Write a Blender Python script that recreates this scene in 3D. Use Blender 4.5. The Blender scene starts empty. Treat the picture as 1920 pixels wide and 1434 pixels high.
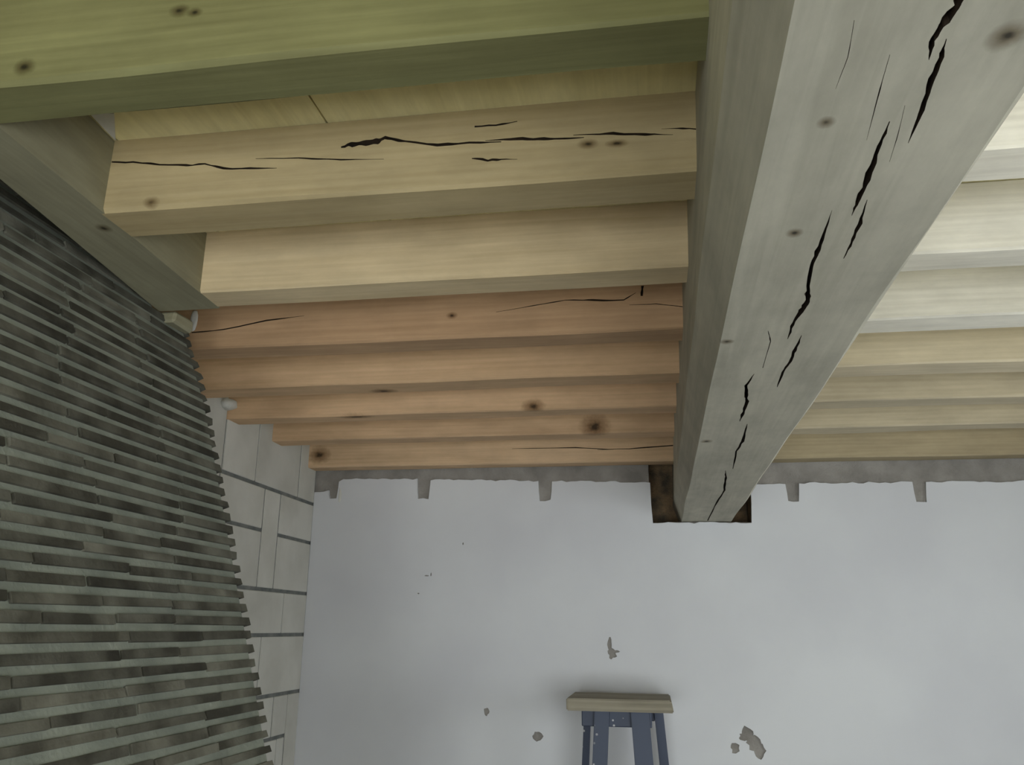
import bpy, bmesh, math, random
from mathutils import Vector, Matrix, noise

random.seed(7)
scene = bpy.context.scene
C = scene.collection

# ------------------------------------------------------------------ camera
EYE = 1.5                                     # eye height above the floor
def cam_matrix(yaw, pitch, roll):
    y, p, r = (math.radians(a) for a in (yaw, pitch, roll))
    fw = Vector((math.sin(y) * math.cos(p), math.cos(y) * math.cos(p), math.sin(p)))
    rt = Vector((math.cos(y), -math.sin(y), 0)); up = rt.cross(fw)
    rt2 = math.cos(r) * rt + math.sin(r) * up
    up2 = -math.sin(r) * rt + math.cos(r) * up
    m = Matrix((rt2, up2, -fw)).transposed().to_4x4()
    m.translation = (0, 0, EYE)
    return m
cd = bpy.data.cameras.new('camera'); cam = bpy.data.objects.new('camera', cd); C.objects.link(cam)
cd.sensor_width = 36; cd.sensor_fit = 'HORIZONTAL'; cd.lens = 1604.87 / 1920 * 36
cd.clip_start = 0.02
cam.matrix_world = cam_matrix(-9.5102, 15.9919, 0.6906)
scene.camera = cam

# ------------------------------------------------------------------ light: overcast daylight through the openings behind the camera
w = bpy.data.worlds.new('world'); scene.world = w; w.use_nodes = True
bg = w.node_tree.nodes['Background']
bg.inputs[0].default_value = (0.93, 0.98, 1.0, 1); bg.inputs[1].default_value = 12
scene.view_settings.view_transform = 'Standard'; scene.view_settings.look = 'None'
scene.view_settings.gamma = 1; scene.view_settings.use_curve_mapping = False
scene.view_settings.exposure = 0.0
OPEN = [(0.50, 2.40, 0.05, 1.55), (-1.20, 0.00, 0.20, 1.55)]      # x0, x1, z0, z1 of unseen wall_front openings, set low to light the joists
for (a, b, c, d) in OPEN:
    l = bpy.data.lights.new('daylight_portal', 'AREA'); l.shape = 'RECTANGLE'; l.size = b - a; l.size_y = d - c
    l.cycles.is_portal = True
    o = bpy.data.objects.new('daylight_portal', l); C.objects.link(o)
    o.location = ((a + b) / 2, -2.05, (c + d) / 2); o.rotation_euler = (math.radians(90), 0, 0)
SIDE = (2.2, 3.1, 0.9, 1.7)                                     # y0, y1, z0, z1 of the window in wall_right
l = bpy.data.lights.new('daylight_portal', 'AREA'); l.shape = 'RECTANGLE'; l.size = SIDE[3] - SIDE[2]; l.size_y = SIDE[1] - SIDE[0]
l.cycles.is_portal = True
o = bpy.data.objects.new('daylight_portal', l); C.objects.link(o)
o.location = (2.75, (SIDE[0] + SIDE[1]) / 2, (SIDE[2] + SIDE[3]) / 2); o.rotation_euler = (0, math.radians(90), 0)

# ------------------------------------------------------------------ materials
def nt(name):
    m = bpy.data.materials.new(name); m.use_nodes = True
    n = m.node_tree.nodes; l = m.node_tree.links
    return m, n, l, n['Principled BSDF']
def node(n, t, **kw):
    x = n.new(t)
    for k, v in kw.items(): setattr(x, k, v)
    return x
def ramp(n, stops):
    r = n.new('ShaderNodeValToRGB'); e = r.color_ramp.elements
    while len(e) < len(stops): e.new(0.5)
    for i, (p, c) in enumerate(stops):
        e[i].position = p; e[i].color = (*c, 1)
    return r
def wood(name, light, dark, axis='X', rough=0.75, var=0.25, figure=0.5, mottle=0.12, bump=0.15, knots=()):
    m, n, l, b = nt(name)
    tc = node(n, 'ShaderNodeTexCoord'); oi = node(n, 'ShaderNodeObjectInfo')
    off = node(n, 'ShaderNodeVectorMath', operation='MULTIPLY'); off.inputs[1].default_value = (17, 23, 31)
    cmb = node(n, 'ShaderNodeCombineXYZ')
    for i in range(3): l.new(oi.outputs['Random'], cmb.inputs[i])
    l.new(cmb.outputs[0], off.inputs[0])
    add = node(n, 'ShaderNodeVectorMath', operation='ADD'); l.new(tc.outputs['Object'], add.inputs[0]); l.new(off.outputs[0], add.inputs[1])
    def mapped(along, across):
        mp = node(n, 'ShaderNodeMapping'); s = [across] * 3; s['XYZ'.index(axis)] = along
        mp.inputs['Scale'].default_value = s; l.new(add.outputs[0], mp.inputs[0]); return mp
    fine = node(n, 'ShaderNodeTexNoise'); fine.inputs['Scale'].default_value = 1; fine.inputs['Detail'].default_value = 6
    fine.inputs['Distortion'].default_value = 0.6
    l.new(mapped(2.2, 70).outputs[0], fine.inputs['Vector'])
    big = node(n, 'ShaderNodeTexNoise'); big.inputs['Scale'].default_value = 1; big.inputs['Detail'].default_value = 3
    big.inputs['Distortion'].default_value = 1.2
    l.new(mapped(1.1, 7).outputs[0], big.inputs['Vector'])
    wv = node(n, 'ShaderNodeTexWave'); wv.bands_direction = 'Z'; wv.inputs['Scale'].default_value = 1.0
    wv.inputs['Distortion'].default_value = 5; wv.inputs['Detail'].default_value = 3; wv.inputs['Detail Scale'].default_value = 0.6
    l.new(mapped(1.3, 16).outputs[0], wv.inputs['Vector'])
    mx = node(n, 'ShaderNodeMath', operation='MULTIPLY_ADD'); mx.inputs[1].default_value = 0.45
    sc = node(n, 'ShaderNodeMath', operation='MULTIPLY'); sc.inputs[1].default_value = 0.5
    l.new(big.outputs['Fac'], sc.inputs[0]); l.new(fine.outputs['Fac'], mx.inputs[0]); l.new(sc.outputs[0], mx.inputs[2])
    m2 = node(n, 'ShaderNodeMath', operation='MULTIPLY_ADD'); m2.inputs[1].default_value = 0.22 * figure
    l.new(wv.outputs['Fac'], m2.inputs[0]); l.new(mx.outputs[0], m2.inputs[2])
    r = ramp(n, [(0.30, dark), (0.62, light)]); l.new(m2.outputs[0], r.inputs[0])
    hsv = node(n, 'ShaderNodeHueSaturation')
    mr = node(n, 'ShaderNodeMapRange'); mr.inputs[3].default_value = 1 - var / 2; mr.inputs[4].default_value = 1 + var / 2
    l.new(oi.outputs['Random'], mr.inputs[0]); l.new(mr.outputs[0], hsv.inputs['Value']); l.new(r.outputs[0], hsv.inputs['Color'])
    mot = node(n, 'ShaderNodeTexNoise'); mot.inputs['Scale'].default_value = 1; mot.inputs['Detail'].default_value = 7; mot.inputs['Roughness'].default_value = 0.65
    l.new(mapped(4, 9).outputs[0], mot.inputs['Vector'])
    mm = node(n, 'ShaderNodeMapRange'); mm.inputs[1].default_value = 0.3; mm.inputs[2].default_value = 0.7
    mm.inputs[3].default_value = 1 - mottle; mm.inputs[4].default_value = 1 + mottle
    l.new(mot.outputs['Fac'], mm.inputs[0])
    hs2 = node(n, 'ShaderNodeHueSaturation'); l.new(mm.outputs[0], hs2.inputs['Value']); l.new(hsv.outputs[0], hs2.inputs['Color'])
    col = hs2.outputs[0]
    if knots:                                   # dark knots with a soft ring, at their places in the timber
        geo = node(n, 'ShaderNodeNewGeometry'); kn = node(n, 'ShaderNodeTexNoise'); kn.inputs['Scale'].default_value = 60; kn.inputs['Detail'].default_value = 4
        l.new(geo.outputs['Position'], kn.inputs['Vector'])
        for (kx, ky, kz, kr, st) in knots:
            sb = node(n, 'ShaderNodeVectorMath', operation='SUBTRACT'); sb.inputs[1].default_value = (kx, ky, kz + EYE); l.new(geo.outputs['Position'], sb.inputs[0])
            ml = node(n, 'ShaderNodeVectorMath', operation='MULTIPLY'); f_ = [1 / kr] * 3; f_['XYZ'.index(axis)] /= st
            ml.inputs[1].default_value = f_; l.new(sb.outputs[0], ml.inputs[0])
            ln_ = node(n, 'ShaderNodeVectorMath', operation='LENGTH'); l.new(ml.outputs[0], ln_.inputs[0])
            ad = node(n, 'ShaderNodeMath', operation='MULTIPLY_ADD'); ad.inputs[1].default_value = 1.1; l.new(kn.outputs['Fac'], ad.inputs[0]); l.new(ln_.outputs['Value'], ad.inputs[2])
            rk = ramp(n, [(0.22, (0.10, 0.09, 0.075)), (0.38, (0.45, 0.40, 0.34)), (0.80, (1, 1, 1))])
            dv = node(n, 'ShaderNodeMath', operation='MULTIPLY'); dv.inputs[1].default_value = 0.25; l.new(ad.outputs[0], dv.inputs[0]); l.new(dv.outputs[0], rk.inputs[0])
            mk = node(n, 'ShaderNodeMix', data_type='RGBA', blend_type='MULTIPLY'); mk.inputs[0].default_value = 1
            l.new(col, mk.inputs[6]); l.new(rk.outputs[0], mk.inputs[7]); col = mk.outputs[2]
    l.new(col, b.inputs['Base Color']); b.inputs['Roughness'].default_value = rough
    b.inputs['Specular IOR Level'].default_value = 0.25
    bp = node(n, 'ShaderNodeBump'); bp.inputs['Strength'].default_value = bump; bp.inputs['Distance'].default_value = 0.004
    l.new(fine.outputs['Fac'], bp.inputs['Height']); l.new(bp.outputs[0], b.inputs['Normal'])
    return m
def rough_mat(name, c1, c2, scale=6, rough=0.9, bump=0.3, dist=0.004, var=0.0, detail=6, p=(0.35, 0.65)):
    m, n, l, b = nt(name)
    tc = node(n, 'ShaderNodeTexCoord'); oi = node(n, 'ShaderNodeObjectInfo')
    add = node(n, 'ShaderNodeVectorMath', operation='ADD'); mul = node(n, 'ShaderNodeMath', operation='MULTIPLY'); mul.inputs[1].default_value = 37
    l.new(oi.outputs['Random'], mul.inputs[0]); l.new(tc.outputs['Object'], add.inputs[0]); l.new(mul.outputs[0], add.inputs[1])
    t = node(n, 'ShaderNodeTexNoise'); t.inputs['Scale'].default_value = scale; t.inputs['Detail'].default_value = detail
    l.new(add.outputs[0], t.inputs['Vector'])
    r = ramp(n, [(p[0], c1), (p[1], c2)]); l.new(t.outputs['Fac'], r.inputs[0])
    hsv = node(n, 'ShaderNodeHueSaturation'); mr = node(n, 'ShaderNodeMapRange')
    mr.inputs[3].default_value = 1 - var; mr.inputs[4].default_value = 1 + var
    l.new(oi.outputs['Random'], mr.inputs[0]); l.new(mr.outputs[0], hsv.inputs['Value']); l.new(r.outputs[0], hsv.inputs['Color'])
    l.new(hsv.outputs[0], b.inputs['Base Color']); b.inputs['Roughness'].default_value = rough
    b.inputs['Specular IOR Level'].default_value = 0.2
    t2 = node(n, 'ShaderNodeTexNoise'); t2.inputs['Scale'].default_value = scale * 9; t2.inputs['Detail'].default_value = 5
    l.new(add.outputs[0], t2.inputs['Vector'])
    bp = node(n, 'ShaderNodeBump'); bp.inputs['Strength'].default_value = bump; bp.inputs['Distance'].default_value = dist
    l.new(t2.outputs['Fac'], bp.inputs['Height']); l.new(bp.outputs[0], b.inputs['Normal'])
    return m
def painted(name, base, fleck):
    m, n, l, b = nt(name)
    tc = node(n, 'ShaderNodeTexCoord'); v = node(n, 'ShaderNodeTexVoronoi'); v.inputs['Scale'].default_value = 26
    l.new(tc.outputs['Object'], v.inputs['Vector'])
    r = ramp(n, [(0.10, fleck), (0.16, base)]); l.new(v.outputs['Distance'], r.inputs[0])
    t = node(n, 'ShaderNodeTexNoise'); t.inputs['Scale'].default_value = 9; l.new(tc.outputs['Object'], t.inputs['Vector'])
    gate = ramp(n, [(0.44, (0, 0, 0)), (0.50, (1, 1, 1))]); l.new(t.outputs['Fac'], gate.inputs[0])
    mx = node(n, 'ShaderNodeMix', data_type='RGBA'); l.new(gate.outputs[0], mx.inputs[0])
    mx.inputs[6].default_value = (*base, 1); l.new(r.outputs[0], mx.inputs[7])
    l.new(mx.outputs[2], b.inputs['Base Color']); b.inputs['Roughness'].default_value = 0.55
    return m
M = {}
LEFT_JOIST = [   # light and dark grain tone of each joist left of the beam, and its knots (x, y, height over the eye, radius, stretch)
    ('olive_oak', (0.235, 0.228, 0.100), (0.165, 0.155, 0.065), [(-0.765, 1.110, 0.997, 0.006, 1.3), (-0.735, 1.110, 0.990, 0.004, 1.6), (-1.042, 1.110, 0.916, 0.007, 1.3)]),
    ('dun_oak', (0.49, 0.39, 0.215), (0.39, 0.30, 0.15), [(-1.08, 1.567, 0.900, 0.006, 1.4), (-0.109, 1.567, 0.962, 0.005, 1.8), (-0.05, 1.567, 0.958, 0.004, 2.5)]),
    ('straw_oak', (0.70, 0.56, 0.345), (0.56, 0.43, 0.245), []),
    ('brown_oak', (0.54, 0.35, 0.20), (0.41, 0.255, 0.138), [(-0.62, 2.516, 0.962, 0.005, 1.6)]),
    ('tan_oak_knotty', (0.70, 0.475, 0.28), (0.55, 0.36, 0.20), [(-1.027, 3.10, 0.8844, 0.014, 1.8)]),
    ('tan_oak_plain', (0.74, 0.50, 0.30), (0.58, 0.385, 0.22), [(-0.489, 3.472, 0.900, 0.014, 1.6), (-1.28, 3.5, 0.885, 0.012, 3)]),
    ('tan_oak_dark_knot', (0.68, 0.465, 0.28), (0.53, 0.345, 0.20), [(-0.263, 3.947, 0.916, 0.026, 1.2)]),
    ('tan_oak_end', (0.72, 0.51, 0.32), (0.57, 0.39, 0.23), [(-1.815, 4.421, 0.905, 0.022, 1.3)])]
for q, (nm, c1, c2, kn_) in enumerate(LEFT_JOIST): M['left_joist_%d' % q] = wood(nm, c1, c2, 'X', figure=0.25, var=0, knots=kn_)
M['joist_window_lit'] = wood('window_lit_oak', (0.78, 0.74, 0.63), (0.62, 0.58, 0.48), 'X', figure=0.4)  # same oak, with the window's brightness on the near joists put into its colour
M['joist_pale'] = wood('pale_oak', (0.53, 0.455, 0.315), (0.42, 0.355, 0.24), 'X', figure=0.35)
M['joist_pale_brown'] = wood('pale_brown_oak', (0.42, 0.345, 0.215), (0.33, 0.265, 0.16), 'X', figure=0.35)
M['beam'] = wood('grey_oak', (0.48, 0.455, 0.365), (0.375, 0.355, 0.28), 'Y', var=0, figure=0.15, mottle=0.16, bump=0.08,
    knots=[(0.343, 0.749, 0.5387, 0.008, 1.2), (0.208, 1.149, 0.5387, 0.005, 1.2), (0.202, 0.874, 0.5387, 0.0045, 1.2), (0.15, 1.62, 0.5387, 0.006, 1.2), (0.16, 2.55, 0.5387, 0.008, 1.3)])
M['trimmer'] = wood('trimmer_oak', (0.31, 0.29, 0.19), (0.225, 0.205, 0.13), 'Y', var=0, figure=0.2, knots=[(-1.244, 1.640, 0.8844, 0.008, 1.2)])
M['plank'] = wood('ceiling_plank_wood', (0.82, 0.74, 0.42), (0.68, 0.60, 0.31), 'Y', var=0.3)
M['crack'] = rough_mat('crack_interior', (0.02, 0.014, 0.009), (0.05, 0.032, 0.018), 20)
M['plaster'] = rough_mat('white_plaster', (0.625, 0.63, 0.65), (0.69, 0.70, 0.71), 1.6, bump=0.12)
M['render'] = rough_mat('grey_mortar_render', (0.22, 0.205, 0.185), (0.33, 0.31, 0.28), 7, bump=0.6, dist=0.01)
M['pocket'] = rough_mat('rubble_in_pocket', (0.12, 0.10, 0.07), (0.36, 0.24, 0.13), 14, bump=0.8, dist=0.02)
M['stone'] = rough_mat('pale_limestone', (0.52, 0.51, 0.455), (0.62, 0.61, 0.555), 4, var=0.05, bump=0.25)
M['stone_joint'] = rough_mat('grey_stone_joint', (0.13, 0.14, 0.135), (0.22, 0.225, 0.21), 15)
M['mortar'] = rough_mat('lime_mortar', (0.175, 0.19, 0.155), (0.25, 0.265, 0.215), 8, bump=0.5, dist=0.006)
M['brick'] = rough_mat('thin_dark_brick', (0.05, 0.047, 0.035), (0.145, 0.14, 0.11), 7, var=0.35, bump=0.6, dist=0.004, p=(0.38, 0.64))
M['lump'] = rough_mat('white_plaster_lump', (0.62, 0.61, 0.55), (0.72, 0.71, 0.66), 12, bump=0.5)
M['floor'] = rough_mat('dusty_concrete', (0.09, 0.085, 0.075), (0.13, 0.125, 0.11), 3)
M['seat'] = wood('weathered_seat_plank', (0.33, 0.30, 0.23), (0.20, 0.18, 0.135), 'X', var=0)
M['blue'] = painted('chipped_blue_paint', (0.036, 0.050, 0.088), (0.5, 0.5, 0.5))

# ------------------------------------------------------------------ helpers
def link(name, me, mat, parent=None, loc=(0, 0, 0), rot=(0, 0, 0), smooth=False):
    o = bpy.data.objects.new(name, me); C.objects.link(o)
    if mat is not None and not me.materials: me.materials.append(mat)
    o.location = loc; o.rotation_euler = rot
    if parent: o.parent = parent
    if smooth:
        for p in me.polygons: p.use_smooth = True
    return o
def tag(o, label, cat, group=None):
    o['label'] = label; o['category'] = cat
    if group: o['group'] = group
    return o
def struct(o): o['kind'] = 'structure'; return o
def mesh_from(bm, name):
    bmesh.ops.recalc_face_normals(bm, faces=bm.faces)
    me = bpy.data.meshes.new(name); bm.to_mesh(me); bm.free(); return me
def add_box(bm, x0, x1, y0, y1, z0, z1, jit=0.0):
    def j(): return random.uniform(-jit, jit) if jit else 0
    vs = [bm.verts.new((x + j(), y + j(), z + j())) for x in (x0, x1) for y in (y0, y1) for z in (z0, z1)]
    for f in ((0, 1, 3, 2), (4, 6, 7, 5), (0, 4, 5, 1), (2, 3, 7, 6), (0, 2, 6, 4), (1, 5, 7, 3)):
        bm.faces.new([vs[i] for i in f])
def boxes(name, lst, bev=0.0, jit=0.0):
    bm = bmesh.new()
    for b in lst: add_box(bm, *b, jit=jit)
    if bev: bmesh.ops.bevel(bm, geom=bm.edges[:], offset=bev, segments=1, affect='EDGES')
    return mesh_from(bm, name)
def timber(name, axis, a0, a1, section, n=24, jit=0.002, seed=0.0, taper=None):
    """A hewn timber: the section polygon (u, z) swept along X or Y with a slight hand-cut waviness."""
    bm = bmesh.new(); rings = []
    for i in range(n + 1):
        a = a0 + (a1 - a0) * i / n; ring = []
        for k, (u, z) in enumerate(section):
            du = noise.noise(Vector((a * 1.7, k * 3.1 + seed, seed * 7))) * jit
            dz = noise.noise(Vector((a * 1.7, k * 3.1 + seed + 50, seed * 7))) * jit
            if taper: u = taper(a, k, u)
            co = (a, u + du, z + dz) if axis == 'X' else (u + du, a, z + dz)
            ring.append(bm.verts.new(co))
        rings.append(ring)
    m = len(section)
    for i in range(n):
        for k in range(m):
            bm.faces.new((rings[i][k], rings[i][(k + 1) % m], rings[i + 1][(k + 1) % m], rings[i + 1][k]))
    bm.faces.new(rings[0]); bm.faces.new(rings[-1][::-1])
    return mesh_from(bm, name)
def rect_section(u0, u1, z0, z1, c=0.006):
    return [(u0 + c, z0), (u1 - c, z0), (u1, z0 + c), (u1, z1), (u0, z1), (u0, z0 + c)]
def crack_cutter(polys, normal, depth, subdiv=4):
    """Wedge-shaped slits that follow the cracks; normal points out of the timber."""
    bm = bmesh.new(); N = Vector(normal)
    for poly in polys:
        pts = [Vector((x, y, z + EYE)) for x, y, z, _ in poly]; ws = [p[3] for p in poly]
        P, W = [], []
        for i in range(len(pts) - 1):
            for s in range(subdiv):
                t = s / subdiv; P.append(pts[i].lerp(pts[i + 1], t)); W.append(ws[i] + (ws[i + 1] - ws[i]) * t)
        P.append(pts[-1]); W.append(ws[-1])
        rings = []
        for i, p in enumerate(P):
            d = (P[min(i + 1, len(P) - 1)] - P[max(i - 1, 0)]).normalized(); s = N.cross(d).normalized()
            wd = max(W[i], 0.0006) * 0.5 * (1 + 0.35 * random.uniform(-1, 1)); wob = s * random.uniform(-0.15, 0.15) * W[i]
            dp = depth * min(1, 0.25 + W[i] / 0.006)
            rings.append([bm.verts.new(p + wob + s * wd + N * 0.02), bm.verts.new(p + wob - s * wd + N * 0.02),
                          bm.verts.new(p + wob - s * wd * 0.35 - N * dp), bm.verts.new(p + wob + s * wd * 0.35 - N * dp)])
        for i in range(len(rings) - 1):
            for k in range(4):
                bm.faces.new((rings[i][k], rings[i][(k + 1) % 4], rings[i + 1][(k + 1) % 4], rings[i + 1][k]))
        bm.faces.new(rings[0]); bm.faces.new(rings[-1][::-1])
    me = mesh_from(bm, 'cut'); me.materials.append(M['crack']); return me
def carve(me, mat, cut_me):
    """Boolean-cut a mesh by another and return the carved mesh (the cut walls keep the cutter's material)."""
    if not me.materials: me.materials.append(mat)
    a = bpy.data.objects.new('tmp_a', me); b = bpy.data.objects.new('tmp_b', cut_me)
    C.objects.link(a); C.objects.link(b)
    md = a.modifiers.new('cut', 'BOOLEAN'); md.operation = 'DIFFERENCE'; md.object = b; md.solver = 'EXACT'
    md.material_mode = 'TRANSFER'; md.use_self = True
    bpy.context.view_layer.update()
    dg = bpy.context.evaluated_depsgraph_get()
    out = bpy.data.meshes.new_from_object(a.evaluated_get(dg))
    bpy.data.objects.remove(a); bpy.data.objects.remove(b)
    return out
def recentre(o):
    """Move an object's origin to the middle of its base without moving the mesh."""
    xs = [v.co for v in o.data.vertices]
    c = Vector(((min(v.x for v in xs) + max(v.x for v in xs)) / 2, (min(v.y for v in xs) + max(v.y for v in xs)) / 2, min(v.z for v in xs)))
    o.data.transform(Matrix.Translation(-c)); o.location = Vector(o.location) + c
    return o
def blob(name, mat, parent, loc, r, squash, seed, off=(0, 0, 0)):
    bm = bmesh.new(); bmesh.ops.create_icosphere(bm, subdivisions=2, radius=1)
    for v in bm.verts:
        k = 1 + 0.35 * noise.noise(v.co * 1.6 + Vector((seed, 0, 0)))
        v.co = Vector((v.co.x * squash[0], v.co.y * squash[1], v.co.z * squash[2])) * r * k
    me = mesh_from(bm, name); return link(name, me, mat, parent, loc, smooth=True)

# crack lines traced on the timbers: x, y, height over eye level, width in metres
CR_BEAM= [[[0.283, 0.6392, 0.5387, 0.0121], [0.2828, 0.6899, 0.5387, 0.0115], [0.2783, 0.7209, 0.5387, 0.0088], [0.276, 0.747, 0.5387, 0.0066], [0.2809, 0.7759, 0.5387, 0.0006]], [[0.2877, 0.7449, 0.5387, 0.0012], [0.2914, 0.7733, 0.5387, 0.0061], [0.2939, 0.8169, 0.5387, 0.0076], [0.2994, 0.8805, 0.5387, 0.0054], [0.3018, 0.9297, 0.5387, 0.0007]], [[0.2698, 0.8814, 0.5387, 0.0013], [0.2714, 0.931, 0.5387, 0.0062], [0.2745, 1.0121, 0.5387, 0.0088], [0.2752, 1.0757, 0.5387, 0.0046], [0.2761, 1.1064, 0.5387, 0.0008]], [[0.2863, 1.0625, 0.5387, 0.0015], [0.2919, 1.1326, 0.5387, 0.0056], [0.2937, 1.1927, 0.5387, 0.005], [0.2937, 1.2488, 0.5387, 0.0009]], [[0.2471, 1.0868, 0.5387, 0.0008], [0.2498, 1.1602, 0.5387, 0.0041], [0.2512, 1.2333, 0.5387, 0.0068], [0.2522, 1.2916, 0.5387, 0.0062], [0.2619, 1.3726, 0.5387, 0.0075], [0.2688, 1.4268, 0.5387, 0.0087], [0.2653, 1.4729, 0.5387, 0.0069], [0.2617, 1.5419, 0.5387, 0.0052], [0.2642, 1.6212, 0.5387, 0.0011]], [[0.2869, 1.6022, 0.5387, 0.0011], [0.288, 1.6973, 0.5387, 0.0056], [0.2911, 1.7696, 0.5387, 0.0058], [0.2848, 1.8426, 0.5387, 0.006], [0.2884, 1.9676, 0.5387, 0.0013]], [[0.2254, 1.8515, 0.5387, 0.0012], [0.2173, 1.9453, 0.5387, 0.0051], [0.2254, 2.0309, 0.5387, 0.0066], [0.2332, 2.087, 0.5387, 0.0068], [0.2342, 2.2238, 0.5387, 0.0072], [0.2343, 2.3018, 0.5387, 0.0015]], [[0.257, 2.3358, 0.5387, 0.0015], [0.2652, 2.5661, 0.5387, 0.0082], [0.2604, 2.7098, 0.5387, 0.0069], [0.274, 3.0203, 0.5387, 0.0019]], [[0.2509, 3.0496, 0.5387, 0.0019], [0.2651, 3.2184, 0.5387, 0.0061], [0.2794, 3.5001, 0.5387, 0.0066], [0.2725, 3.8151, 0.5387, 0.006], [0.2688, 4.5067, 0.5387, 0.0057]], [[0.1965, 0.705, 0.5387, 0.0005], [0.2019, 0.76, 0.5387, 0.0013], [0.2002, 0.8122, 0.5387, 0.0005]], [[0.2413, 0.7618, 0.5387, 0.0005], [0.2452, 0.8188, 0.5387, 0.0016], [0.2537, 0.917, 0.5387, 0.0005]], [[0.2784, 0.8523, 0.5387, 0.0005], [0.2852, 0.905, 0.5387, 0.0014], [0.2912, 0.9696, 0.5387, 0.0006]], [[0.2211, 1.5661, 0.5387, 0.001], [0.2336, 1.6301, 0.5387, 0.0022], [0.2386, 1.8089, 0.5387, 0.0012]]]
CR_J2= [[[-1.1945, 1.5671, 1.0111, 0.0055], [-1.1405, 1.5671, 1.0053, 0.0068], [-1.0733, 1.5671, 0.9942, 0.0067], [-1.0074, 1.5671, 0.9861, 0.0066], [-0.9624, 1.5671, 0.9864, 0.0052], [-0.916, 1.5671, 0.9706, 0.0064], [-0.8524, 1.5671, 0.9653, 0.0063], [-0.7898, 1.5671, 0.9615, 0.0012]], [[-0.8424, 1.5671, 0.9896, 0.0013], [-0.7422, 1.5671, 0.9825, 0.005], [-0.6435, 1.5671, 0.9702, 0.0049], [-0.5471, 1.5671, 0.9634, 0.0012]], [[-0.6456, 1.5671, 1.0004, 0.0049], [-0.6217, 1.5671, 1.0062, 0.0159], [-0.5735, 1.5671, 1.0072, 0.0194], [-0.5475, 1.5671, 1.0153, 0.0121], [-0.5015, 1.5671, 1.0021, 0.0072], [-0.4303, 1.5671, 0.9881, 0.0083], [-0.3605, 1.5671, 0.9871, 0.0071], [-0.2915, 1.5671, 0.9835, 0.0023]], [[-0.326, 1.5671, 0.9891, 0.0023], [-0.2461, 1.5671, 0.9858, 0.0081], [-0.1786, 1.5671, 0.9798, 0.0081], [-0.1174, 1.5671, 0.9781, 0.0035]], [[-0.1395, 1.5671, 0.9851, 0.0023], [-0.0569, 1.5671, 0.9814, 0.0081], [0.0081, 1.5671, 0.9743, 0.0069], [0.0637, 1.5671, 0.968, 0.0011]], [[0.0407, 1.5671, 0.9837, 0.0012], [0.0835, 1.5671, 0.981, 0.0046], [0.1235, 1.5671, 0.9749, 0.0035]], [[-0.3538, 1.5671, 0.9496, 0.0035], [-0.3193, 1.5671, 0.9417, 0.0093], [-0.2909, 1.5671, 0.9418, 0.0046], [-0.2569, 1.5671, 0.9389, 0.0011]], [[-0.3498, 1.5671, 1.0247, 0.0047], [-0.3036, 1.5671, 1.0243, 0.0071], [-0.2578, 1.5671, 1.029, 0.0024]]]
CR_J4= [[[-1.5178, 2.5163, 0.9436, 0.0038], [-1.4028, 2.5163, 0.9497, 0.0057], [-1.2532, 2.5163, 0.9748, 0.0065], [-1.1228, 2.5163, 0.9855, 0.0018]], [[-0.476, 2.5163, 0.9665, 0.0017], [-0.356, 2.5163, 0.9821, 0.0034], [-0.2541, 2.5163, 0.9949, 0.0034], [-0.1702, 2.5163, 0.9905, 0.0068], [-0.0707, 2.5163, 0.9853, 0.0059], [-0.0338, 2.5163, 1.0083, 0.0017]], [[-0.0134, 2.5163, 1.0304, 0.0102], [-0.0144, 2.5163, 0.9965, 0.0101]], [[-0.0546, 2.5163, 0.9685, 0.0017], [0.0272, 2.5163, 0.9678, 0.0042], [0.1076, 2.5163, 0.9549, 0.0034]]]
CR_J8= [[[-0.7362, 4.42, 0.9177, 0.0029], [-0.3947, 4.42, 0.916, 0.0071], [-0.2273, 4.42, 0.9038, 0.0028]], [[-0.2829, 4.42, 0.9021, 0.0028], [-0.1166, 4.42, 0.9042, 0.007], [0.1079, 4.42, 0.9162, 0.0056]]]

# ------------------------------------------------------------------ dimensions (heights above eye level + EYE)
XL, XR, YF, YB = -1.875, 2.6, -1.9, 4.536
HB, HJ, HC = 0.5387 + EYE, 0.8844 + EYE, 1.066 + EYE
BX0, BX1 = 0.108, 0.398                        # main beam sides
JY = [(1.110, 1.222), (1.567, 1.695), (2.042, 2.160), (2.516, 2.638), (2.991, 3.129), (3.472, 3.592), (3.947, 4.068), (4.421, 4.534)]

# ------------------------------------------------------------------ setting: floor, walls, ceiling
o = struct(link('floor', boxes('floor', [(XL - 0.3, XR + 0.3, YF - 0.3, YB + 0.35, -0.12, 0)]), M['floor']))

# wall_back: grey rough wall, a pocket for the beam, and a coat of white plaster that stops short of the joists
wall_me = boxes('wall_back', [(XL - 0.3, XR + 0.3, YB + 0.016, YB + 0.42, 0, HC + 0.06)])
bm = bmesh.new(); add_box(bm, -0.02, 0.50, YB - 0.1, YB + 0.3, HB - 0.004, HJ + 0.12, jit=0.006)
cut = mesh_from(bm, 'pocket'); cut.materials.append(M['pocket'])
wall_back = struct(link('wall_back', carve(wall_me, M['render'], cut), None))
def ptop(x):
    pts = [(-1.9, 0.722), (-1.795, 0.722), (-1.715, 0.793), (-0.9, 0.770), (-0.03, 0.746), (0.55, 0.731), (1.8, 0.723), (2.7, 0.72)]
    for (xa, za), (xb, zb) in zip(pts, pts[1:]):
        if xa <= x <= xb: return za + (zb - za) * (x - xa) / (xb - xa)
    return 0.72
NOTCH = [(-1.792, -1.735, 0.680), (-1.283, -1.207, 0.674), (-0.610, -0.536, 0.657), (-0.016, 0.497, 0.532), (0.669, 0.737, 0.638), (1.284, 1.348, 0.629)]
outline = []
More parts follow.
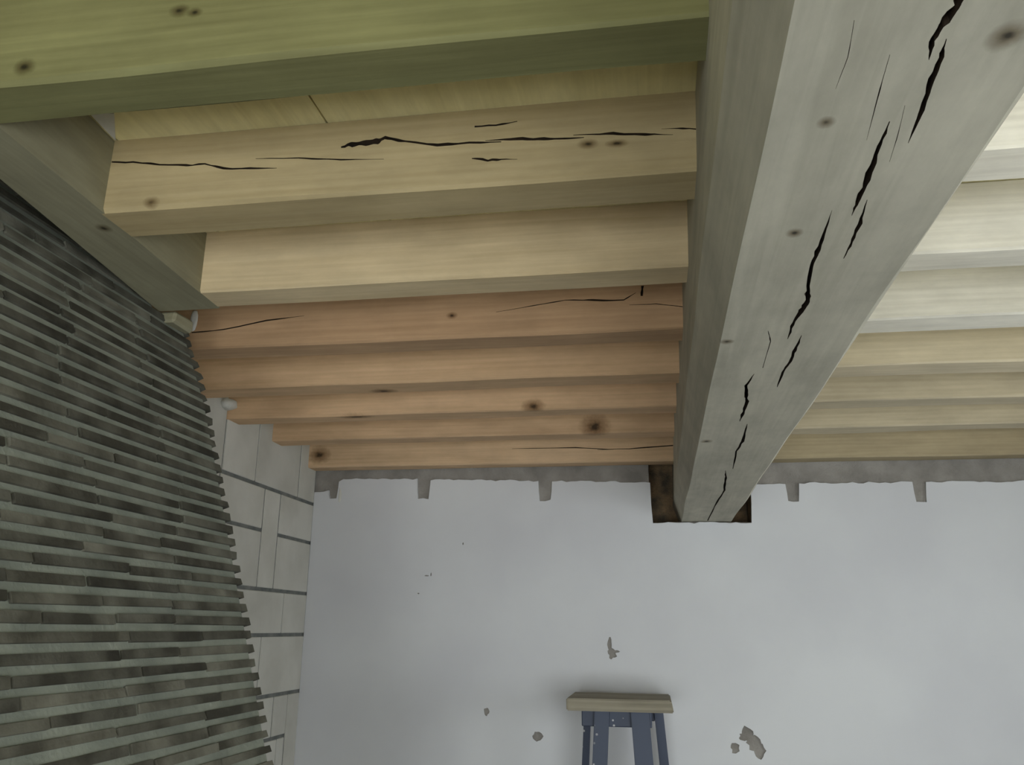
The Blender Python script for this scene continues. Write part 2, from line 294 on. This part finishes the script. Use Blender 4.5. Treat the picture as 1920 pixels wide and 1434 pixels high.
def run(xa, xb, fz, step=0.025):
    n = max(1, int((xb - xa) / step))
    for i in range(n + 1):
        x = xa + (xb - xa) * i / n
        outline.append((x, fz(x) + random.uniform(-0.005, 0.005)))
x = XL
for (a, b, zb) in NOTCH:
    run(x, a, ptop)
    outline.append((a + 0.002 + random.uniform(0, 0.004), zb + (ptop(a) - zb) * 0.45))
    run(a + 0.008, b - 0.008, lambda q, zb=zb: zb)
    outline.append((b - 0.002 - random.uniform(0, 0.004), zb + (ptop(b) - zb) * 0.45)); x = b
run(x, XR, ptop)
bm = bmesh.new(); cols = []
for x, z in outline:
    cols.append([bm.verts.new(c) for c in ((x, YB, z + EYE), (x, YB + 0.018, z + EYE), (x, YB + 0.018, 0), (x, YB, 0))])
for p, q in zip(cols, cols[1:]):
    for k in range(4): bm.faces.new((p[k], p[(k + 1) % 4], q[(k + 1) % 4], q[k]))
bm.faces.new(cols[0]); bm.faces.new(cols[-1][::-1])
pl_me = mesh_from(bm, 'plaster_coat')
FLAKES = [  # centre x, z and the outline radii of chipped spots
    (-0.243, -0.075, 0.012, 0.030), (-0.232, -0.118, 0.022, 0.026), (-0.208, -0.108, 0.012, 0.006), (-0.871, -0.406, 0.013, 0.020), (-0.609, -0.516, 0.022, 0.024), (0.343, -0.54, 0.020, 0.026),
    (0.402, -0.478, 0.030, 0.030), (0.385, -0.490, 0.024, 0.016), (0.432, -0.515, 0.030, 0.034), (0.455, -0.548, 0.026, 0.034), (-1.209, 0.262, 0.012, 0.003), (-1.185, 0.268, 0.003, 0.009), (-1.015, 0.43, 0.003, 0.007), (-1.25, 0.17, 0.006, 0.003)]
bm = bmesh.new()
for q, (x, z, rx, rz) in enumerate(FLAKES):
    n = 14; a, b2 = [], []
    for i in range(n):
        t = 2 * math.pi * i / n; k = 1 + 0.5 * noise.noise(Vector((math.cos(t) * 1.5 + q * 5, math.sin(t) * 1.5, q)))
        px, pz = x + rx * k * math.cos(t), z + EYE + rz * k * math.sin(t)
        a.append(bm.verts.new((px, YB - 0.02, pz))); b2.append(bm.verts.new((px, YB + 0.006 + 0.0007 * (q % 5), pz)))
    bm.faces.new(a); bm.faces.new(b2[::-1])
    for i in range(n): bm.faces.new((a[i], a[(i + 1) % n], b2[(i + 1) % n], b2[i]))
cut = mesh_from(bm, 'flakes'); cut.materials.append(M['render'])
link('plaster_coat', carve(pl_me, M['plaster'], cut), None, wall_back)
o = blob('mortar_lump', M['lump'], wall_back, (-1.724, YB + 0.006, EYE + 0.70), 0.014, (1, 0.6, 4.0), 3)

# wall_left: coursed ashlar of pale limestone with recessed grey joints
wall_left = struct(link('wall_left', boxes('wall_left', [(XL - 0.35, XL - 0.005, YF - 0.3, YB + 0.016, 0, HC + 0.06)]), M['stone_joint']))
zs = [1.06, 0.65, 0.44, 0.165, -0.047, -0.331, -0.533, -0.80, -1.02, -1.28, -1.5]
stones = []
J = {0: [3.805, 4.317], 3: [4.245], 4: [4.025]}
stones += [(3.805, 4.317, 0.65, 1.06), (4.317, YB, 0.65, 1.06)]
stones += [(3.926, 4.110, 0.165, 0.65), (4.110, YB, 0.437, 0.65), (4.110, YB, 0.165, 0.437), (3.47, 3.926, 0.44, 0.65), (3.40, 3.926, 0.165, 0.44)]
stones += [(4.246, YB, -0.047, 0.165), (3.70, 4.246, -0.047, 0.165), (4.025, YB, -0.331, -0.047), (3.56, 4.025, -0.331, -0.047)]
stones += [(4.392, YB, -0.80, -0.331), (4.224, 4.392, -0.533, -0.331), (3.88, 4.224, -0.533, -0.331), (4.30, 4.392, -0.80, -0.533), (3.80, 4.30, -0.80, -0.533)]
fillrow = [(1.06, 0.65, 3.805), (0.65, 0.44, 3.47), (0.44, 0.165, 3.40), (0.165, -0.047, 3.70), (-0.047, -0.331, 3.56), (-0.331, -0.533, 3.88), (-0.533, -0.80, 3.80), (-0.80, -1.02, YB), (-1.02, -1.28, YB), (-1.28, -1.5, YB)]
rs = random.Random(3)
for (z1, z0, y1) in fillrow:
    y = y1
    while y > 2.32:
        ln = rs.uniform(0.26, 0.55); y0 = max(2.3, y - ln)
        if y0 - 2.3 < 0.12: y0 = 2.3
        stones.append((y0, y, z0, z1)); y = y0
for (y0, y1, z0, z1) in stones:
    hv, hh = 0.0068, 0.0088
    me = boxes('stone', [(XL - 0.02, XL + rs.uniform(-0.0015, 0.0015), y0 + hv, y1 - (hv if y1 < YB else 0.0), z0 + hh + EYE, z1 - hh + EYE)], bev=0.0025)
    s = link('stone', me, M['stone'], wall_left); recentre(s)

o = struct(link('wall_right', boxes('wall_right', [
    (XR, XR + 0.3, YF - 0.3, SIDE[0], 0, HC + 0.06), (XR, XR + 0.3, SIDE[1], YB + 0.016, 0, HC + 0.06),
    (XR, XR + 0.3, SIDE[0], SIDE[1], 0, SIDE[2]), (XR, XR + 0.3, SIDE[0], SIDE[1], SIDE[3], HC + 0.06)]), M['plaster']))
# wall_front (behind the camera) with two unseen openings shaped for the light
xs = sorted({XL - 0.3, XR + 0.3, *[v for q in OPEN for v in q[:2]]}); lst = []
for xa, xb in zip(xs, xs[1:]):
    hole = [q for q in OPEN if q[0] <= xa and q[1] >= xb]
    if hole: lst += [(xa, xb, YF - 0.3, YF, 0, hole[0][2]), (xa, xb, YF - 0.3, YF, hole[0][3], HC + 0.06)]
    else: lst.append((xa, xb, YF - 0.3, YF, 0, HC + 0.06))
o = struct(link('wall_front', boxes('wall_front', lst), M['plaster']))

# ceiling: planks laid across the joists, running away from the camera
ceiling = struct(link('ceiling', boxes('ceiling', [(XL - 0.3, XR + 0.3, YF - 0.3, YB + 0.42, HC + 0.028, HC + 0.06)]), M['plank']))
edges = [XL, -1.52, -1.19, -0.685, 0.25, 0.62, 1.02, 1.40, 1.80, 2.18, XR]
for a, b in zip(edges, edges[1:]):
    s = link('plank', boxes('plank', [(a + 0.002, b - 0.002, YF, YB + 0.01, HC, HC + 0.03)], bev=0.002), M['plank'], ceiling); recentre(s)
# a flat white triangle set into the ceiling where the first plank meets the trimmer
bm = bmesh.new(); tri = [(-1.189, 1.560), (-1.128, 1.462), (-1.180, 1.445)]
a = [bm.verts.new((x, y, HC - 0.004)) for x, y in tri]; b2 = [bm.verts.new((x, y, HC + 0.004)) for x, y in tri]
bm.faces.new(a); bm.faces.new(b2[::-1])
for i in range(3): bm.faces.new((a[i], a[(i + 1) % 3], b2[(i + 1) % 3], b2[i]))
recentre(link('white_dab', mesh_from(bm, 'white_dab'), M['lump'], ceiling))

# ------------------------------------------------------------------ main beam
sec = [(0.138, HB), (BX1 - 0.010, HB), (BX1, HB + 0.010), (BX1, HC - 0.002), (0.111, HC - 0.002), (0.101, HB + 0.110)]
bme = timber('main_beam', 'Y', YF + 0.02, YB + 0.22, sec, n=70, jit=0.005, seed=1)
bme = carve(bme, M['beam'], crack_cutter([[(x, y, z, w * (1.0 if y < 1.2 else 1.35)) for x, y, z, w in c] for c in CR_BEAM], (0, 0, -1), 0.05))
main_beam = tag(recentre(link('main_beam', bme, None)), 'massive grey oak beam with long dark cracks, resting in the back wall', 'beam')
# ------------------------------------------------------------------ joists, one left and one right of the beam on each line
ORD = ['nearest to the camera', 'second from the camera', 'third from the camera', 'fourth from the camera', 'fifth from the camera', 'sixth from the camera', 'seventh from the camera', 'last and against the back wall']
EXTRA = {1: ', long dark crack', 3: ', thin wavy crack', 6: ', dark knot'}
CRK = {1: CR_J2, 3: CR_J4, 7: CR_J8}
LJ = []
def trim_in(y): return -1.179 - 0.0536 * (y - 1.228)
for i, (y0, y1) in enumerate(JY):
    z0 = HJ if i < 7 else HJ - 0.048
    xa = trim_in((y0 + y1) / 2) - 0.004 if i < 3 else XL - 0.02
    me = timber('ceiling_joist', 'X', xa, BX0 + 0.006, rect_section(y0, y1, z0, HC), n=30, jit=0.005 if i < 7 else 0.003, seed=10 + i)
    mat = M['left_joist_%d' % i]
    if i in CRK: me = carve(me, mat, crack_cutter(CRK[i], (0, -1, 0), 0.025, 3))
    j = recentre(link('ceiling_joist', me, mat))
    tag(j, ('olive-toned' if i == 0 else 'warm brown') + ' oak joist left of main beam, ' + ORD[i] + EXTRA.get(i, ''), 'joist', 'ceiling joists left of the main beam'); LJ.append(j)
    me = timber('ceiling_joist', 'X', BX1 - 0.006, XR + 0.02, rect_section(y0, y1, z0, HC), n=30, jit=0.005 if i < 7 else 0.003, seed=30 + i)
    j = recentre(link('ceiling_joist', me, M['joist_window_lit'] if i < 4 else M['joist_pale'] if i < 7 else M['joist_pale_brown']))
    tag(j, ('window-brightened' if i < 4 else 'pale' if i < 7 else 'light brown') + ' oak joist right of main beam, ' + ORD[i], 'joist', 'ceiling joists right of the main beam')

# trimmer that carries the first three joists beside the chimney
def tr_out(y): return -1.318 - 0.1326 * (y - 1.398)
tsec = [(1, HJ), (0, HJ), (0, HC - 0.002), (1, HC - 0.002)]
tme = timber('trimmer_beam', 'Y', 0.45, 2.165, tsec, n=20, jit=0.004, seed=60, taper=lambda a, k, u: tr_out(a) if u == 1 else trim_in(a))
trimmer = tag(recentre(link('trimmer_beam', tme, M['trimmer'])), 'dark oak trimmer along the top of the brick chimney hood', 'beam')

# ------------------------------------------------------------------ chimney hood of thin bricks, leaning back as it rises
YE = 2.30
HX = [(1.06, -1.487), (0.863, -1.400), (0.63, -1.302), (0.43, -1.240), (0.06, -1.128), (-0.35, -1.006), (-0.62, -0.925)]
def hx(z):
    for (za, xa), (zb, xb) in zip(HX, HX[1:]):
        if zb <= z <= za: return xa + (xb - xa) * (z - za) / (zb - za)
    return HX[0][1] if z > HX[0][0] else HX[-1][1]
hood = bpy.data.objects.new('chimney_hood', None); C.objects.link(hood); hood.location = (-1.5, 1.35, 0)
tag(hood, 'sloping chimney hood of thin dark bricks in wide pale mortar joints', 'chimney')
PITCH = 0.0357; BH = 0.0195; REC = 0.007
def hood_obj(name, me, mat): 
    o = link(name, me, mat, hood); o.location = -hood.location; return o
bm = bmesh.new(); L0, L1 = [], []
prof = [(hx(z) - REC, z + EYE) for z in [0.88 - 0.03 * i for i in range(50)] + [-0.62]]
prof = [(XL + 0.004, 0.88 + EYE)] + prof + [(XL + 0.004, -0.62 + EYE)]
for x, z in prof: L0.append(bm.verts.new((x, 0.40, z))); L1.append(bm.verts.new((x, YE - 0.022, z)))
bm.faces.new(L0); bm.faces.new(L1[::-1])
for i in range(len(prof)):
    j = (i + 1) % len(prof); bm.faces.new((L0[i], L0[j], L1[j], L1[i]))
hood_obj('mortar_body', mesh_from(bm, 'mortar_body'), M['mortar'])
bm = bmesh.new(); fl = [(XL + 0.004, 0.88), (hx(0.88) - REC, 0.88), (hx(1.06) - REC, 1.06), (XL + 0.004, 1.06)]
f0 = [bm.verts.new((x, 0.40, z + EYE)) for x, z in fl]; f1 = [bm.verts.new((x, 2.12, z + EYE)) for x, z in fl]
bm.faces.new(f0); bm.faces.new(f1[::-1])
for i in range(4): bm.faces.new((f0[i], f0[(i + 1) % 4], f1[(i + 1) % 4], f1[i]))
hood_obj('flue', mesh_from(bm, 'flue'), M['mortar'])
hood_obj('jamb', boxes('jamb', [(XL + 0.004, -1.0, 0.42, 0.72, 0, 0.88)], bev=0.01), M['stone'])
hood_obj('jamb', boxes('jamb', [(XL + 0.004, -1.0, 1.98, 2.28, 0, 0.88)], bev=0.01), M['stone'])
hood_obj('mortar_cap', boxes('mortar_cap', [(-1.60, -1.372, 2.168, 2.285, 0.85 + EYE, 0.890 + EYE)], bev=0.008, jit=0.005), M['trimmer'])
LENS = [0.22, 0.26, 0.30, 0.34, 0.38]
variants = []
for ln in LENS:
    for q in range(3):
        bm = bmesh.new(); add_box(bm, -0.05, 0, -ln / 2, ln / 2, -BH / 2, BH / 2, jit=0.0016)
        variants.append((ln, mesh_from(bm, 'brick')))
rb = random.Random(11)
rest = bmesh.new()
z = 0.866 + 5 * PITCH; row = 0
while z > -0.61:
    x = hx(z); tilt = math.atan2(hx(z - 0.02) - hx(z + 0.02), 0.04)
    y = (YE if z < 0.88 else 2.12) + rb.uniform(-0.004, 0.006)
    if row % 2: first = True
    while y > 0.46:
        ln, me = rb.choice(variants)
        if y > 1.10:
            b = bpy.data.objects.new('brick', me); C.objects.link(b); b.parent = hood
            if not me.materials: me.materials.append(M['brick'])
            b.location = Vector((x + rb.uniform(-0.0025, 0.0025), y - ln / 2, z + EYE + rb.uniform(-0.0012, 0.0012))) - hood.location
            b.rotation_euler = (rb.uniform(-0.004, 0.004), -tilt, 0)
        else:
            add_box(rest, x - 0.05, x, max(0.42, y - ln), y, z + EYE - BH / 2, z + EYE + BH / 2, jit=0.002)
        y -= ln + rb.uniform(0.005, 0.011)
    z -= PITCH; row += 1
r_ = hood_obj('bricks', mesh_from(rest, 'bricks'), M['brick']); r_['kind'] = 'stuff'

# dabs of plaster where joists enter the stone wall
blob('white_dab', M['lump'], LJ[3], Vector((-1.512, 2.509, EYE + 0.985)) - Vector(LJ[3].location), 0.019, (0.8, 0.4, 1.9), 21)
blob('white_dab', M['lump'], LJ[5], Vector((-1.865, 3.445, EYE + 0.945)) - Vector(LJ[5].location), 0.032, (1.4, 1.6, 0.75), 22)

# ------------------------------------------------------------------ stool
stool = bpy.data.objects.new('stool', None); C.objects.link(stool); stool.location = (-0.18, 4.15, 0)
tag(stool, 'tall chipped blue wooden stool with a worn plank seat by the white wall', 'stool')
def sobj(name, me, mat): o = link(name, me, mat, stool); o.location = -stool.location; return o
def frustum(name, r0, z0, r1, z1, bev=0.003):
    bm = bmesh.new()
    a = [bm.verts.new((x, y, z0)) for x, y in ((r0[0], r0[2]), (r0[1], r0[2]), (r0[1], r0[3]), (r0[0], r0[3]))]
    b = [bm.verts.new((x, y, z1)) for x, y in ((r1[0], r1[2]), (r1[1], r1[2]), (r1[1], r1[3]), (r1[0], r1[3]))]
    bm.faces.new(a[::-1]); bm.faces.new(b)
    for i in range(4): bm.faces.new((a[i], a[(i + 1) % 4], b[(i + 1) % 4], b[i]))
    if bev: bmesh.ops.bevel(bm, geom=bm.edges[:], offset=bev, segments=2, affect='EDGES')
    return mesh_from(bm, name)
ST = -0.292 + EYE
sobj('seat', frustum('seat', (-0.405, 0.055, 3.945, 4.37), ST - 0.050, (-0.408, 0.043, 3.965, 4.36), ST, 0.005), M['seat'])
def leg(x0a, x1a, ya, x0b, x1b, yb, t):
    sobj('leg', frustum('leg', (x0b, x1b, yb, yb + t), 0.0, (x0a, x1a, ya, ya + t), ST - 0.05), M['blue'])
leg(-0.286, -0.222, 3.985, -0.350, -0.286, 3.90, 0.032); leg(-0.130, -0.052, 3.985, -0.058, 0.020, 3.90, 0.032)
leg(-0.355, -0.324, 4.29, -0.425, -0.388, 4.36, 0.04); leg(-0.034, 0.008, 4.29, 0.055, 0.100, 4.36, 0.04)
sobj('apron', boxes('apron', [(-0.345, -0.040, 4.018, 4.038, ST - 0.118, ST - 0.05)], bev=0.003), M['blue'])
sobj('apron', boxes('apron', [(-0.330, -0.030, 4.315, 4.335, ST - 0.118, ST - 0.05)], bev=0.003), M['blue'])
